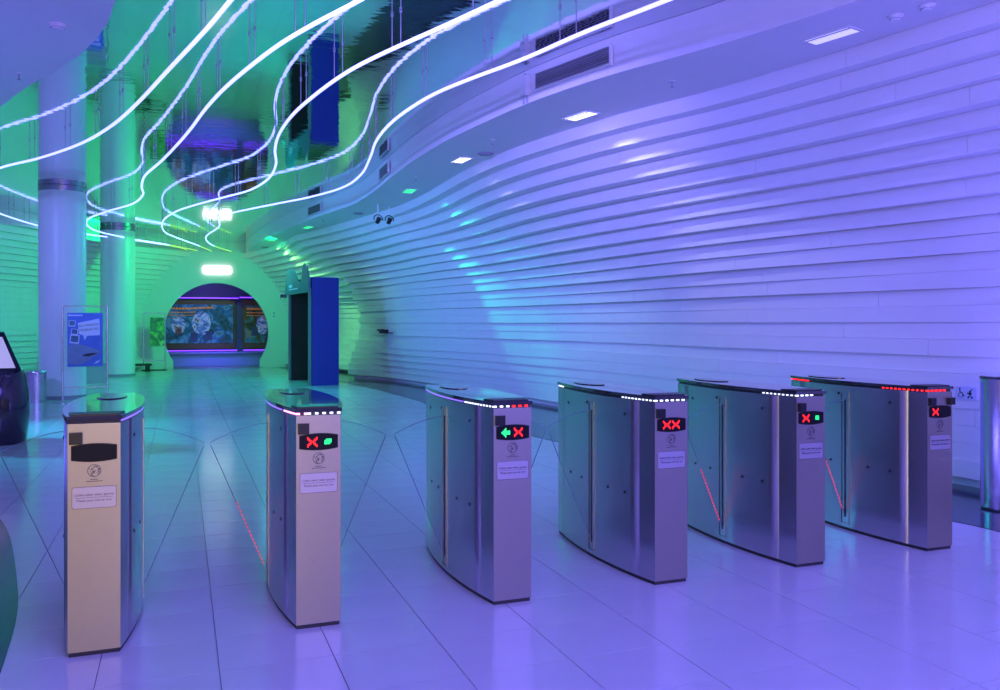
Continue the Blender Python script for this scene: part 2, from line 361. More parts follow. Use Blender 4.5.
# ---- left wall of planks, end wall with the round opening
def left_path(z):
    o = 0.10*max(0, (z-2.35)/BH)-0.055*max(0, (1.25-z)/BH)
    base = [(-2.05, 27.0), (-3.1, 25.2), (-4.0, 23.2), (-5.1, 21.0), (-6.6, 18.6), (-8.6, 16.2)]
    P = [(1.08-disc_half(z), VE)]+[(x+o*0.85, y-o*0.5) for x, y in base]
    return [tuple(p) for p in crom(P, 10)]
wall_l = None
bk = MB()
lp = [left_path(z) for z in (0, 0.6, 1.2, 1.8, 2.4, 3.0, 3.64)]
zz = (0, 0.6, 1.2, 1.8, 2.4, 3.0, 3.64); n = len(lp[0])
bk.add([(x-0.36, y+0.16, z) for L, z in zip(lp, zz) for x, y in L], [(i*n+j, i*n+j+1, (i+1)*n+j+1, (i+1)*n+j) for i in range(6) for j in range(n-1)], True)
wall_l = obj('wall_left', bk, 'wall', kind='structure')
for k in range(0, NB):
    z0 = Z0+k*BH; z1 = z0+BH; L = left_path(z0+BH/2)
    cum = np.r_[0, np.cumsum([math.dist(a, b) for a, b in zip(L, L[1:])])]
    X = [p[0] for p in L]; Y = [p[1] for p in L]
    fn = lambda s: (float(np.interp(cum[-1]-s, cum, X)), float(np.interp(cum[-1]-s, cum, Y)))
    # run from the far left end toward the round opening so the normal points into the wall
    fn2 = lambda s: (float(np.interp(s, cum, X)), float(np.interp(s, cum, Y)))
    s = 0.0; first = random.uniform(1.4, 3.4); jit = random.uniform(-0.008, 0.008)
    while s < cum[-1]-0.05:
        e = s+(random.uniform(2.8, 3.8) if s > 0 else first)
        if cum[-1]-e < 1.4: e = cum[-1]
        ss = np.linspace(s+0.002, e-0.002, max(3, int((e-s)/0.3)+1)); P = [fn2(a) for a in ss]; pts = []
        for i in range(len(P)):
            d = np.array(P[min(i+1, len(P)-1)])-np.array(P[max(i-1, 0)]); d /= np.hypot(*d)
            nx, ny = d[1], -d[0]
            pts.append((P[i][0]-jit*nx, P[i][1]-jit*ny, nx, ny))
        # normal must point away from the hall (towards -u)
        if pts[len(pts)//2][2]*(-1)+pts[len(pts)//2][3]*0.5 < 0: pts = [(x, y, -a, -b) for x, y, a, b in pts]
        link('plank', plank_mesh('plank', pts, z0+0.0008, z1-0.0008, 0.34, M['wall']), wall_l)
        s = e
# end wall: a sheet with a round hole standing on two short jambs
OC = (1.08, 1.12); OR = 1.57; JW = 1.30
a0 = -math.acos(JW/OR)
hole = [(OC[0]+JW, 0.0)]+[(OC[0]+OR*math.cos(a), OC[1]+OR*math.sin(a)) for a in np.linspace(a0, PI-a0, 49)]+[(OC[0]-JW, 0.0)]
outer = []
for x, z in hole:
    if z == 0.0: outer.append((7.0 if x > OC[0] else -5.5, 0.0)); continue
    dx, dz = x-OC[0], z-OC[1]
    t = min((5.92/dx) if dx > 1e-6 else 1e9, (-6.58/dx) if dx < -1e-6 else 1e9, ((ZC-0.003-OC[1])/dz) if dz > 1e-6 else 1e9, (-OC[1]/dz) if dz < -1e-6 else 1e9)
    outer.append((OC[0]+dx*t, OC[1]+dz*t))
n = len(hole); mb = MB()
mb.add([(x, VE, z) for x, z in hole]+[(x, VE, z) for x, z in outer], [(i, i+1, n+i+1, n+i) for i in range(n-1)])
mb.add([(x, VE, z) for x, z in hole]+[(x, VE+0.25, z) for x, z in hole], [(i+1, i, n+i, n+i+1) for i in range(n-1)], True)
mb.add([(x, VE+0.25, z) for x, z in hole]+[(x, VE+0.25, z) for x, z in outer], [(i+1, i, n+i, n+i+1) for i in range(n-1)])
obj('wall_back', mb, 'endwall', kind='structure')
M['beige'] = mat('added_wall_beige', (0.72, 0.64, 0.48), 0.6, noise=0.03, nscale=3)
obj('wall_added_rear', MB().box((-3.0, -4.75, 1.98), (13.0, 0.12, 3.96)), 'beige', kind='structure')  # unseen wall, added so the left gate fronts reflect beige, not violet
# room behind the opening
mb = MB()
mb.box((1.1, 30.55, 1.6), (7.0, 0.10, 3.3)); mb.box((-2.4, 29.55, 1.6), (0.1, 1.9, 3.3)); mb.box((4.6, 29.55, 1.6), (0.1, 1.9, 3.3)); mb.box((1.1, 29.55, 3.3), (7.0, 1.9, 0.1))
obj('wall_exhibit', mb, 'inside', kind='structure')

# ------------------------------------------------------------------ turnstile gates
GL = 0.625; GH = 1.0
def hw(y): return 0.102+0.066*(1-(y/GL)**2)
def outline(y0, y1, off=0.0, n=14):
    ys = np.linspace(y0, y1, n)
    return [(hw(y)+off, y) for y in ys]+[(-hw(y)-off, y) for y in ys[::-1]]
G = {}
G['base'] = MB().prism(outline(-GL+0.008, GL-0.008, -0.006), 0, 0.022).mesh('plinth', M['rubber'])
G['body'] = MB().prism(outline(-0.497, 0.497), 0.02, 0.985, True).mesh('body', M['steel'])
G['fcap'] = MB().prism(outline(-GL, -0.501, 0, 4), 0.02, 0.985).mesh('front_column', M['steel'])
G['rcap'] = MB().prism(outline(0.501, GL, 0, 4), 0.02, 0.985).mesh('rear_column', M['steel'])
G['face'] = MB().box((0, -GL+0.0008, 0.5025), (0.2036, 0.0024, 0.963)).mesh('front_panel', M['steel_face'])
G['lid'] = MB().prism(outline(-GL-0.006, GL+0.006, 0.006, 20), 1.0, 1.018).mesh('lid', M['lidglass'])
G['channel'] = MB().prism(outline(-GL+0.01, GL-0.01, -0.006), 0.985, 1.0).mesh('light_channel', M['rubber'])
def ellipse(cx, cy, a, b, n=28): return [(cx+a*math.cos(2*PI*k/n), cy+b*math.sin(2*PI*k/n)) for k in range(n)]
G['reader'] = MB().prism(ellipse(0, 0.37, 0.075, 0.17), 1.018, 1.023).mesh('card_reader', M['blackglass'])
G['bar'] = MB().prism([(-0.092, -0.615), (0.092, -0.615), (0.112, -0.50), (-0.112, -0.50)], 1.018, 1.024).mesh('top_bar', M['black'])
for s, sd in ((-1, 'L'), (1, 'R')):
    G['slot'+sd] = MB().box((s*(hw(0)+0.0005), 0, 0.49), (0.003, 0.012, 0.80)).mesh('slot', M['void'])
    x = s*(hw(0.035)+0.001); fr = MB()
    fr.add([(x+s*a, y, z) for a in (0, 0.003) for y, z in ((-0.038, 0.04), (0.038, 0.04), (0.038, 0.94), (-0.038, 0.94), (-0.031, 0.047), (0.031, 0.047), (0.031, 0.933), (-0.031, 0.933))],
           [(i+o, (i+1) % 4+o, 4+(i+1) % 4+o, 4+i+o) for i in range(4) for o in (0, 8)]+[(i, (i+1) % 4, 8+(i+1) % 4, 8+i) for i in range(4)])
    G['slotframe'+sd] = fr.mesh('slot_frame', M['steel'])
mb = MB()
for s in (-1, 1):
    for y, z in ((-0.37, 0.90), (-0.37, 0.46), (-0.20, 0.46), (0.14, 0.46), (0.33, 0.46), (0.37, 0.90), (0.06, 0.93)):
        x = s*(hw(y)+0.001)
        mb.add([(x+s*a, y+0.009*math.cos(q), z+0.009*math.sin(q)) for a in (0, 0.002) for q in np.linspace(0, 2*PI, 8, False)],
               [(i, (i+1) % 8, 8+(i+1) % 8, 8+i) for i in range(8)]+[tuple(range(8, 16))])
G['screws'] = mb.mesh('screws', M['black'])
# flap: triangular acrylic leaf from the slot to the middle of the lane
def flap_poly():
    x0, x1 = 0.0, 0.288
    top = [(x0+(x1-x0)*t, 0.885-0.088*t**1.7) for t in np.linspace(0, 1, 10)]
    return [(0.0, 0.10)]+[(x1, top[-1][1]-0.012)]+top[::-1]
FP = flap_poly()
def mirx(p): return [(-x, z) for x, z in p][::-1]
for s, nm in ((1, 'R'), (-1, 'L')):
    p = FP if s > 0 else mirx(FP)
    G['flap'+nm] = MB().vprism([(x+s*(hw(0)+0.001), z) for x, z in p], -0.006, 0.006).mesh('flap', M['glass'])
    mb = MB(); a = Vector((s*(hw(0)+0.002), 0, 0.10)); b = Vector((s*(hw(0)+0.287), 0, 0.785))
    mb.tube([a, b], 0.0018, 6)
    tp = [(s*(hw(0)+0.001+x), 0, z+0.002) for x, z in FP[2:]]
    mb.tube(tp, 0.0016, 6)
    G['edge'+nm] = mb.mesh('flap_edge', M['edge'])
    mb = MB()
    for t in np.linspace(0.08, 0.55, 16): mb.box(a.lerp(b, t), (0.005, 0.006, 0.012))
    G['dots'+nm] = mb
def led_row(y_from, y_to, side):      # dots along one long side under the lid
    mb = MB()
    for y in np.arange(y_from, y_to, 0.030): mb.box((side*(hw(y)-0.001), y, 0.993), (0.006, 0.012, 0.007))
    return mb
def led_front(x0, x1):
    mb = MB()
    for x in np.arange(x0+0.008, x1, 0.034): mb.box((x, -GL+0.006, 0.993), (0.014, 0.010, 0.008))
    return mb
# front furniture
G['sensor'] = MB().box((-0.070, -GL-0.008, 0.925), (0.050, 0.018, 0.050)).box((-0.070, -GL-0.018, 0.925), (0.036, 0.004, 0.036)).mesh('sensor', M['black'])
G['sensor2'] = MB().box((0.085, -GL-0.008, 0.925), (0.050, 0.018, 0.044)).box((0.085, -GL-0.018, 0.925), (0.036, 0.004, 0.030)).mesh('sensor', M['black'])
def barrel(a, b, bulge, n=8):
    t = np.linspace(-1, 1, n)
    return [(a*x, -b-bulge*(1-x*x)) for x in t]+[(a*x, b+bulge*(1-x*x)) for x in t[::-1]]
DC = (0.0, 0.862)
G['display'] = MB().vprism([(x+DC[0], z+DC[1]) for x, z in barrel(0.086, 0.028, 0.009)], -GL-0.006, -GL+0.002).mesh('display', M['dispglass'])
G['bezel'] = MB().vprism([(x+DC[0], z+DC[1]) for x, z in barrel(0.089, 0.031, 0.009)], -GL-0.003, -GL+0.001).mesh('display_bezel', M['black'])
def dots(pattern, cx, cz, pitch):
    mb = MB(); h = len(pattern); wd = len(pattern[0])
    for r, row in enumerate(pattern):
        for c_, ch in enumerate(row):
            if ch == '#':
                mb.add([(cx+(c_-(wd-1)/2)*pitch+0.45*pitch*math.cos(q), -GL-0.0075, cz+((h-1)/2-r)*pitch+0.45*pitch*math.sin(q)) for q in np.linspace(0, 2*PI, 8, False)], [tuple(range(8))])
    return mb
XP = ['#.....#', '##...##', '.##.##.', '..###..', '.##.##.', '##...##', '#.....#']
AP = ['...#...', '..##...', '.######', '#######', '.######', '..##...', '...#...']
SP = ['.####', '#####', '#####', '####.']
# round emblem: ring filled with leaf-like cells
mb = MB(); q = np.linspace(0, 2*PI, 28, False)
LC = (0.0, 0.785); R1, R2 = 0.027, 0.0245; y = -GL-0.0009
mb.add([(LC[0]+r*math.cos(a), y, LC[1]+r*math.sin(a)) for r in (R1, R2) for a in q], [(28+i, 28+(i+1) % 28, (i+1) % 28, i) for i in range(28)])
rr = random.Random(3)
for i in range(34):
    a = rr.uniform(0, 2*PI); r = 0.0225*math.sqrt(rr.random()); cx, cz = LC[0]+r*math.cos(a), LC[1]+r*math.sin(a); b = a+PI/2+rr.uniform(-.6, .6)
    l, w2 = rr.uniform(0.004, 0.0065), rr.uniform(0.0013, 0.0022)
    mb.add([(cx+l*math.cos(b), y, cz+l*math.sin(b)), (cx-w2*math.sin(b), y, cz+w2*math.cos(b)), (cx-l*math.cos(b), y, cz-l*math.sin(b)), (cx+w2*math.sin(b), y, cz-w2*math.cos(b))], [(0, 1, 2, 3)])
for row, (wd, zz_) in enumerate(((0.030, 0.748), (0.062, 0.740))):
    x = -wd/2
    while x < wd/2:
        l = rr.uniform(0.003, 0.006); mb.box((x+l/2, -GL-0.0006, zz_), (l, 0.0008, 0.0035)); x += l+0.0014
G['emblem'] = mb.mesh('emblem', M['etch'])
def rrect(cx, cz, a, b, r, n=5):
    P = []
    for sx, sz, q0 in ((1, -1, -PI/2), (1, 1, 0), (-1, 1, PI/2), (-1, -1, PI)):
        for k in range(n): q_ = q0+PI/2*k/(n-1); P.append((cx+sx*(a-r)+r*math.cos(q_), cz+sz*(b-r)+r*math.sin(q_)))
    return P
G['plate'] = MB().vprism(rrect(0, 0.672, 0.086, 0.046, 0.01), -GL-0.003, -GL+0.001).mesh('notice', M['plate'])
fr = MB(); o_, i_ = rrect(0, 0.672, 0.086, 0.046, 0.01), rrect(0, 0.672, 0.0845, 0.0445, 0.009); n = len(o_)
fr.add([(x, -GL-0.0034, z) for x, z in o_+i_], [(i, (i+1) % n, n+(i+1) % n, n+i) for i in range(n)])
fr.box((0, -GL-0.0034, 0.672), (0.146, 0.0008, 0.0012))
G['plateline'] = fr.mesh('notice_border', M['ink'])
def make_gate(u, label, icons, leds, flaps, flapled=None, extra_sensor=False):
    t = thing('turnstile_gate', label, 'turnstile', (u, 3.988+GL, 0), 0, 'turnstile gates across the hall')
    link('plinth', G['base'], t)
    b = link('body', G['body'], t)
    for sd in 'LR': link('slot', G['slot'+sd], b); link('slot_frame', G['slotframe'+sd], b)
    link('screws', G['screws'], b)['kind'] = 'stuff'
    f = link('front_column', G['fcap'], t); link('rear_column', G['rcap'], t)
    link('light_channel', G['channel'], t)
    l = link('lid', G['lid'], t); link('card_reader', G['reader'], l); link('top_bar', G['bar'], l)
    link('front_panel', G['face'], f); link('sensor', G['sensor'], f)
    if extra_sensor: link('sensor', G['sensor2'], f)
    d = link('display', G['display'], t); link('display_bezel', G['bezel'], d)
    for pat, cx, pitch, m in icons: obj('display_icon', dots(pat, DC[0]+cx, DC[1], pitch), m, d)
    link('emblem', G['emblem'], t)
    p = link('notice', G['plate'], t); link('notice_border', G['plateline'], p)
    text('Lütfen teker teker geçiniz', 0.0145, 'ink', p, (0, -GL-0.0034, 0.684))
    text('Please pass one by one', 0.0145, 'ink', p, (0, -GL-0.0034, 0.660))
    for mb_, m in leds: obj('light_strip', mb_, m, t, kind='stuff')
    for s in flaps:
        fl = link('flap', G['flap'+s], t); link('flap_edge', G['edge'+s], fl)
        if flapled and s in flapled: link('edge_lights', G['dots'+s].mesh('edge_lights', M['dimred']), fl)
    return t
GU = [-0.344, 0.599, 1.566, 2.490, 3.427, 4.421]
X7 = 0.0068
def cat(*ms):
    o = MB()
    for m_ in ms: o.add(m_.v, m_.f)
    return o
make_gate(GU[0], 'steel turnstile with a blank display and warm beige front, leftmost of the row', [],
          [(led_row(-0.6, 0.5, 1), 'violetled')], 'LR')
make_gate(GU[1], 'steel turnstile with pink and blue lights under its lid', [(XP, -0.030, X7, 'red'), (SP, 0.042, 0.0066, 'green')],
          [(cat(led_row(-0.62, -0.42, -1), led_front(-0.10, -0.055)), 'pinkled'), (led_front(-0.05, 0.10), 'whiteled'), (led_row(-0.38, 0.6, -1), 'violetled')], 'LR', 'L')
make_gate(GU[2], 'steel turnstile showing a green arrow beside a red cross', [(AP, -0.040, X7, 'green'), (XP, 0.028, X7, 'red')],
          [(cat(led_row(-0.62, -0.30, -1), led_front(-0.10, 0.0)), 'whiteled'), (led_front(0.0, 0.10), 'red'), (led_row(-0.28, 0.6, -1), 'violetled')], 'LR')
make_gate(GU[3], 'steel turnstile showing two red crosses on its display', [(XP, -0.032, X7, 'red'), (XP, 0.024, X7, 'red')],
          [(cat(led_row(-0.62, -0.33, -1), led_front(-0.10, 0.085)), 'whiteled'), (led_row(0.5, 0.62, -1), 'whiteled')], 'LR')
make_gate(GU[4], 'steel turnstile with a plain green square beside a red cross and white lid lights', [(XP, -0.040, X7, 'red'), (['####']*4, 0.040, 0.0062, 'green')],
          [(cat(led_row(-0.62, -0.36, -1), led_front(-0.10, 0.02)), 'whiteled')], 'LR', 'L')
make_gate(GU[5], 'steel turnstile with red lights under its lid, nearest the white wall', [(XP, -0.042, X7, 'red')],
          [(cat(led_row(-0.62, -0.30, -1), led_front(-0.10, 0.05), led_row(0.40, 0.62, -1)), 'red')], 'L', 'L', True)
# rounded end post of the wide gate by the wall
t = thing('gate_post', 'rounded steel gate post cut off at the right edge by the wall', 'gate post', (5.83, 4.70, 0))
obj('plinth', MB().lathe([(0.135, 0), (0.135, 0.02)], n=40), 'rubber', t)
obj('body', MB().lathe([(0.142, 0.018), (0.142, 0.99)], n=40), 'steel', t)
obj('lid', MB().lathe([(0.150, 0.99), (0.150, 1.008), (0.145, 1.012)], n=40), 'lidglass', t)
obj('edge_strip', MB().box((-0.136, 0.045, 0.5), (0.008, 0.03, 0.94), 0.3), 'edge', t)

# ------------------------------------------------------------------ columns
def column(u, v, r, label):
    t = thing('column', label, 'column', (u, v, 0))
    obj('shaft', MB().lathe([(r, 0.07), (r, ZC-0.095)], n=48), 'col', t)
    obj('base_ring', MB().lathe([(r+0.012, 0), (r+0.012, 0.07)], n=48), 'grille', t)
    obj('top_ring', MB().lathe([(r+0.006, ZC-0.10), (r+0.006, ZC-0.004)], n=48), 'ring', t)
column(-2.09, 17.93, 0.405, 'pale lilac round column behind the shark poster stand')
column(-1.58, 24.93, 0.43, 'teal lit round column, farther of the two columns')

# ------------------------------------------------------------------ neon tubes
ZN = 3.69
NE = [
 ('bright neon tube hanging nearest the left ceiling bulkhead', [(0.95, 3.4), (0.62, 4.9), (0.33, 6.28), (0.18, 6.99), (-0.09, 8.14), (-0.43, 9.59), (-0.77, 10.82), (-1.2, 11.98), (-1.82, 13.19), (-2.48, 14.24), (-3.25, 15.9), (-3.72, 18.0), (-3.52, 20.1), (-3.08, 22.39), (-2.28, 23.99), (-1.05, 25.49), (-0.05, 27.2), (0.18, 28.2)]),
 ('bright neon tube bending around the two round columns', [(2.1, 3.2), (1.55, 4.9), (1.18, 5.96), (0.93, 6.61), (0.71, 7.3), (0.44, 8.44), (0.26, 9.46), (0.1, 10.66), (-0.07, 11.76), (-0.27, 12.92), (-0.52, 14.23), (-0.61, 15.39), (-0.63, 16.35), (-0.87, 17.65), (-1.45, 19.11), (-1.89, 20.52), (-2.03, 22.01), (-1.88, 23.33), (-1.20, 24.98), (-0.42, 26.25), (0.48, 28.2)]),
 ('bright neon tube winding down the middle of the mirror ceiling', [(2.9, 3.3), (2.4, 4.8), (2.11, 5.61), (1.9, 6.22), (1.57, 7.15), (1.39, 7.81), (1.24, 8.68), (1.14, 9.55), (1.11, 10.56), (1.16, 11.5), (1.28, 12.58), (1.29, 13.84), (1.11, 15.09), (0.75, 16.08), (0.26, 17.37), (-0.11, 18.61), (-0.37, 20.34), (-0.39, 22.53), (-0.14, 23.99), (0.44, 26.21), (0.9, 28.2)]),
 ('bright neon tube running along the right soffit edge', [(4.0, 2.6), (3.55, 4.0), (3.21, 5.19), (2.96, 5.99), (2.76, 6.8), (2.5, 7.6), (2.33, 8.3), (2.24, 9.34), (2.28, 10.42), (2.44, 11.59), (2.58, 12.88), (2.55, 14.2), (2.2, 15.5), (1.76, 16.52), (1.29, 17.6), (0.92, 18.57), (0.78, 19.52), (0.84, 21.13), (0.62, 23.71), (0.85, 26.05), (1.5, 28.2)])]
for lab, P in NE:
    t = thing('neon_tube', lab, 'neon light', (P[0][0], P[0][1], ZN), 0, 'neon tubes under the mirror ceiling')
    q = [(x-P[0][0], y-P[0][1], 0) for x, y in crom(P, 8)]
    cut = next(i for i, p in enumerate(q) if p[1]+P[0][1] > 26.3)
    obj('tube', MB().tube(q[:cut+1], 0.017, 8), 'neon', t)
    obj('tube_end', MB().tube(q[cut:], 0.015, 8), 'painted_glow_end', t)
    L = 0.0; nxt = 0.4; k = 0
    for a, b in zip(q, q[1:]):
        L += math.dist(a, b)
        if L > nxt:
            nxt += 0.95 if k % 2 else 0.16
            k += 1
            obj('hanger', MB().tube([(a[0], a[1], 0.012), (a[0], a[1], ZC-ZN-0.003)], 0.005, 6).lathe([(0.012, ZC-ZN-0.02), (0.012, ZC-ZN-0.003)], (a[0], a[1], 0), 8), 'rod', t)

# ------------------------------------------------------------------ soffit fittings
def downlight(u, v, rz, m, label, aim=None, col=VIO, e=0, ang=70):
    t = thing('recessed_downlight', label, 'downlight', (u, v, ZS), rz, 'rectangular downlights in the right soffit')
    fr = MB(); a, b = 0.09, 0.20
    fr.box((-a, 0, -0.004), (0.02, 2*b+0.02, 0.008)); fr.box((a, 0, -0.004), (0.02, 2*b+0.02, 0.008))
    fr.box((0, -b, -0.004), (2*a-0.02, 0.02, 0.008)); fr.box((0, b, -0.004), (2*a-0.02, 0.02, 0.008))
    obj('frame', fr, 'paint', t)
    obj('diffuser', MB().box((0, 0, -0.002), (2*a-0.02, 2*b-0.02, 0.003)), m, t)
    obj('reflector', MB().box((-0.05, 0, -0.006), (0.012, 2*b-0.02, 0.006)), 'grille', t)
    if e: spot('downlight_lamp', (u, v, ZS-0.03), aim, col, e, ang, 0.7, 0.06)
DW = (0.75, 0.72, 1.0)
downlight(4.72, 5.26, 0.25, 'downdim', 'dim downlight in the soffit, nearest the two smoke detectors', (5.25, 5.3, 2.0), VIO, 30, 90)
downlight(4.02, 8.24, 0.22, 'down', 'bright white downlight near the long air vent', (4.62, 8.0, 2.6), DW, 45, 80)
downlight(3.58, 11.03, 0.05, 'down', 'white downlight beside the round ceiling grille', (4.15, 11.0, 2.6), DW, 28, 75)
downlight(3.60, 13.92, -0.05, 'downgreen', 'green downlight in the soffit, nearest the hanging spotlights', (4.3, 13.2, 2.6), (0.02, 1.0, 0.45), 85, 62)
downlight(2.75, 20.0, 0.2, 'downgreen', 'green downlight in the soffit above the blue booth', (3.3, 20.0, 2.4), (0.3, 1.0, 0.5), 35, 90)
downlight(2.27, 23.2, 0.1, 'downgreen', 'small green downlight near the round opening', (2.9, 23.6, 1.0), GRN, 60, 110)
def detector(u, v, z, label, r=0.055):
    t = thing('smoke_detector', label, 'detector', (u, v, z), 0, 'smoke detectors')
    obj('base', MB().lathe([(r, -0.012), (r, 0)], n=24), 'paint', t)
    obj('head', MB().lathe([(r*0.45, -0.034), (r*0.62, -0.031), (r*0.78, -0.018), (r*0.8, -0.012)], n=24), 'paint', t)
    obj('sensing_slot', MB().lathe([(r*0.74, -0.026), (r*0.74, -0.022)], n=24), 'grille', t)
detector(4.85, 4.76, ZS, 'white smoke detector on the right soffit, farther from the image edge')
detector(4.90, 4.53, ZS, 'white detector with a dark slot, closest to the upper right edge')
detector(-0.86, 7.10, ZS, 'round white smoke detector under the left ceiling bulkhead', 0.065)
def sprinkler(u, v, z, label):
    t = thing('sprinkler_head', label, 'sprinkler', (u, v, z), 0, 'sprinkler heads')
    obj('rosette', MB().lathe([(0.035, -0.006), (0.035, 0)], n=20), 'paint', t)
    obj('nozzle', MB().lathe([(0.006, -0.055), (0.006, -0.006)], n=10), 'grille', t)
    obj('deflector', MB().lathe([(0.016, -0.058), (0.016, -0.055)], n=14), 'grille', t)
sprinkler(4.23, 6.76, ZS, 'small sprinkler head right of the long air vent')
sprinkler(3.55, 9.7, ZS, 'small sprinkler head between the two white downlights')
sprinkler(3.35, 12.56, ZS, 'small sprinkler head nearest the green downlight')
sprinkler(2.85, 18.3, ZS, 'small sprinkler head over the blue booth')
sprinkler(-1.35, 8.6, ZS, 'small sprinkler head under the left bulkhead')
def grille(u, v, label):
    t = thing('ceiling_grille', label, 'air grille', (u, v, ZS), 0, 'round ceiling grilles')
    obj('rim', MB().lathe([(0.10, -0.012), (0.11, -0.006), (0.11, 0)], n=28), 'grille', t)
    obj('disc', MB().lathe([(0.02, -0.024), (0.07, -0.020), (0.075, -0.012)], n=28), 'grille', t)
grille(3.74, 10.5, 'round grey grille beside the second white downlight')
grille(3.36, 17.1, 'round grey grille left of the hanging spotlights')
grille(2.30, 25.6, 'round dark grille in the soffit close to the opening')
# fascia air vents
def fascia_u(v):
    P = crom(FA, 7); return float(np.interp(v, [p[1] for p in P], [p[0] for p in P]))
def vent(v0, v1, z0, z1, label, slats):
    a = Vector((fascia_u(v0), v0, 0)); b = Vector((fascia_u(v1), v1, 0)); d = b-a; L = d.length
    t = thing('air_vent', label, 'air vent', ((a+b)/2+Vector((0, 0, (z0+z1)/2)))[:], math.atan2(d.y, d.x), 'air vents in the fascia')
    h = z1-z0   # local x along the fascia, +y into the hall
    dp = 0.03
    obj('backing', MB().box((0, dp-0.004, 0), (L-0.03, 0.012, h-0.03)), 'void', t)
    fr = MB(); fr.box((0, dp, h/2-0.01), (L, 0.03, 0.02)); fr.box((0, dp, -h/2+0.01), (L, 0.03, 0.02))
    fr.box((-L/2+0.01, dp, 0), (0.02, 0.03, h-0.04)); fr.box((L/2-0.01, dp, 0), (0.02, 0.03, h-0.04)); obj('frame', fr, 'paint', t)
    me = MB().box((0, 0, 0), (L-0.04, 0.018, 0.007), rx=0.5).mesh('slat', M['grille'])
    for k in range(slats): link('slat', me, t, (0, dp+0.006, -h/2+0.03+(h-0.06)*k/(slats-1)))
vent(6.75, 7.80, 3.715, 3.905, 'long louvred air vent in the white fascia', 7)
vent(12.75, 13.5, 3.70, 3.90, 'smaller air vent at the bend of the fascia', 6)
vent(17.6, 18.5, 3.70, 3.90, 'far air vent in the fascia over the booth', 6)
t = thing('junction_box', 'small box with short rods on the fascia left of the long vent', 'junction box', (fascia_u(7.95)-0.035, 7.95, 3.80), 0.25)
obj('case', MB().box((0, 0, 0.01), (0.06, 0.09, 0.20)), 'paint', t)
obj('rods', MB().tube([(0, -0.03, -0.09), (0, -0.03, -0.17)], 0.006, 6).tube([(0, 0.03, -0.09), (0, 0.03, -0.17)], 0.006, 6).tube([(0, 0, 0.1), (0, 0, 0.13)], 0.01, 6), 'grille', t)
# hanging spotlights
for u, v, dz, lab in ((3.46, 15.7, 0.0, 'black spotlight on a longer white rod, left of the hanging pair'), (3.72, 15.9, 0.02, 'black spotlight on a white rod, right of the hanging pair')):
    t = thing('hanging_spotlight', lab, 'spotlight', (u, v, ZS), 0, 'hanging spotlights')
    obj('rod', MB().tube([(0, 0, -0.18+dz), (0, 0, 0)], 0.012, 8), 'paint', t)
    ring = [(0.08*math.cos(a), 0.08*math.sin(a)*0.5, -0.27+dz+0.08*math.sin(a)) for a in np.linspace(-0.3, PI+0.3, 14)]
    obj('yoke', MB().tube(ring, 0.010, 6), 'black', t)
    h = obj('lamp_head', MB().lathe([(0.03, -0.06), (0.04, -0.05), (0.045, 0.05), (0.038, 0.06)], n=16), 'black', t, (0, 0, -0.30+dz)); h.rotation_euler = (0.5, 0.35, 0)

# ------------------------------------------------------------------ lit sign and small wall things at the end wall
t = thing('lit_sign', 'glowing white sign above the round opening', 'sign', (1.08, VE-0.02, 3.10))
obj('light_box', MB().vprism(rrect(0, 0, 0.43, 0.13, 0.06), -0.06, 0.015), 'sign', t)
obj('mount', MB().box((0, 0.005, 0), (0.80, 0.02, 0.20)), 'grille', t)
t = thing('socket_plate', 'small pale socket plate right of the round opening', 'socket', (2.82, VE-0.006, 1.66))
obj('plate', MB().vprism(rrect(0, 0, 0.09, 0.16, 0.02), -0.012, 0.006), 'paint', t)
for z in (0.08, -0.02): obj('socket', MB().vprism(ellipse(0, z, 0.03, 0.03, 12), -0.016, -0.011), 'grille', t)
# exhibit panels in the room behind
def exhibit(u0, u1, m, label, bub=None):
    cx = (u0+u1)/2; w_ = u1-u0
    t = thing('exhibit_board', label, 'exhibit panel', (cx, 30.42, 0), 0, 'sea life exhibit panels')
    obj('surround', MB().box((0, 0.04, 1.38), (w_, 0.08, 1.66)), 'brown', t)
    obj('print', MB().box((0, -0.008, 1.40), (w_-0.16, 0.012, 1.30)), m, t)
    if bub:
        for bx, bz, a, b in bub:
            obj('round_picture', MB().vprism(ellipse(bx, bz, a, b, 24), -0.022, -0.012), 'bubble', t)
    st = MB()
    for k, (l, z, hh) in enumerate(((0.72, 1.93, 0.06), (0.5, 1.80, 0.03), (0.62, 1.70, 0.02))):
        x = -w_/2+0.14; e_ = x+l*(w_-0.3)
        while x < e_:
            b_ = random.uniform(0.03, 0.10); st.box((x+b_/2, -0.018, z+0.02*math.sin(x*3)), (b_, 0.008, hh)); x += b_+0.02
    obj('heading', st, 'orange', t, kind='stuff')
    for x, z in ((-0.05, 0.95), (0.42, 1.0), (-0.55, 1.15)):
        if abs(x) < w_/2-0.2: obj('caption_block', MB().box((x, -0.018, z), (0.22, 0.008, 0.32)), 'inside', t)
exhibit(-0.80, 1.75, 'exh1', 'wide dark exhibit panel with blue sea picture behind the round opening', [(0.18, 1.42, 0.30, 0.40), (-0.55, 1.35, 0.22, 0.30)])
exhibit(1.98, 3.9, 'exh2', 'exhibit panel with orange heading, right half of the opening', [(-0.30, 1.35, 0.20, 0.32)])
def ledline(u0, u1, z, label):
    t = thing('light_line', label, 'light strip', ((u0+u1)/2, 30.30, z), 0, 'purple light lines of the exhibit')
    obj('profile', MB().box((0, 0.06, 0), (u1-u0, 0.12, 0.03)), 'inside', t)
    obj('tube', MB().box((0, -0.008, 0), (u1-u0, 0.016, 0.03)), 'purple', t)
ledline(-1.2, 1.84, 2.27, 'purple light line above the wide exhibit panel')
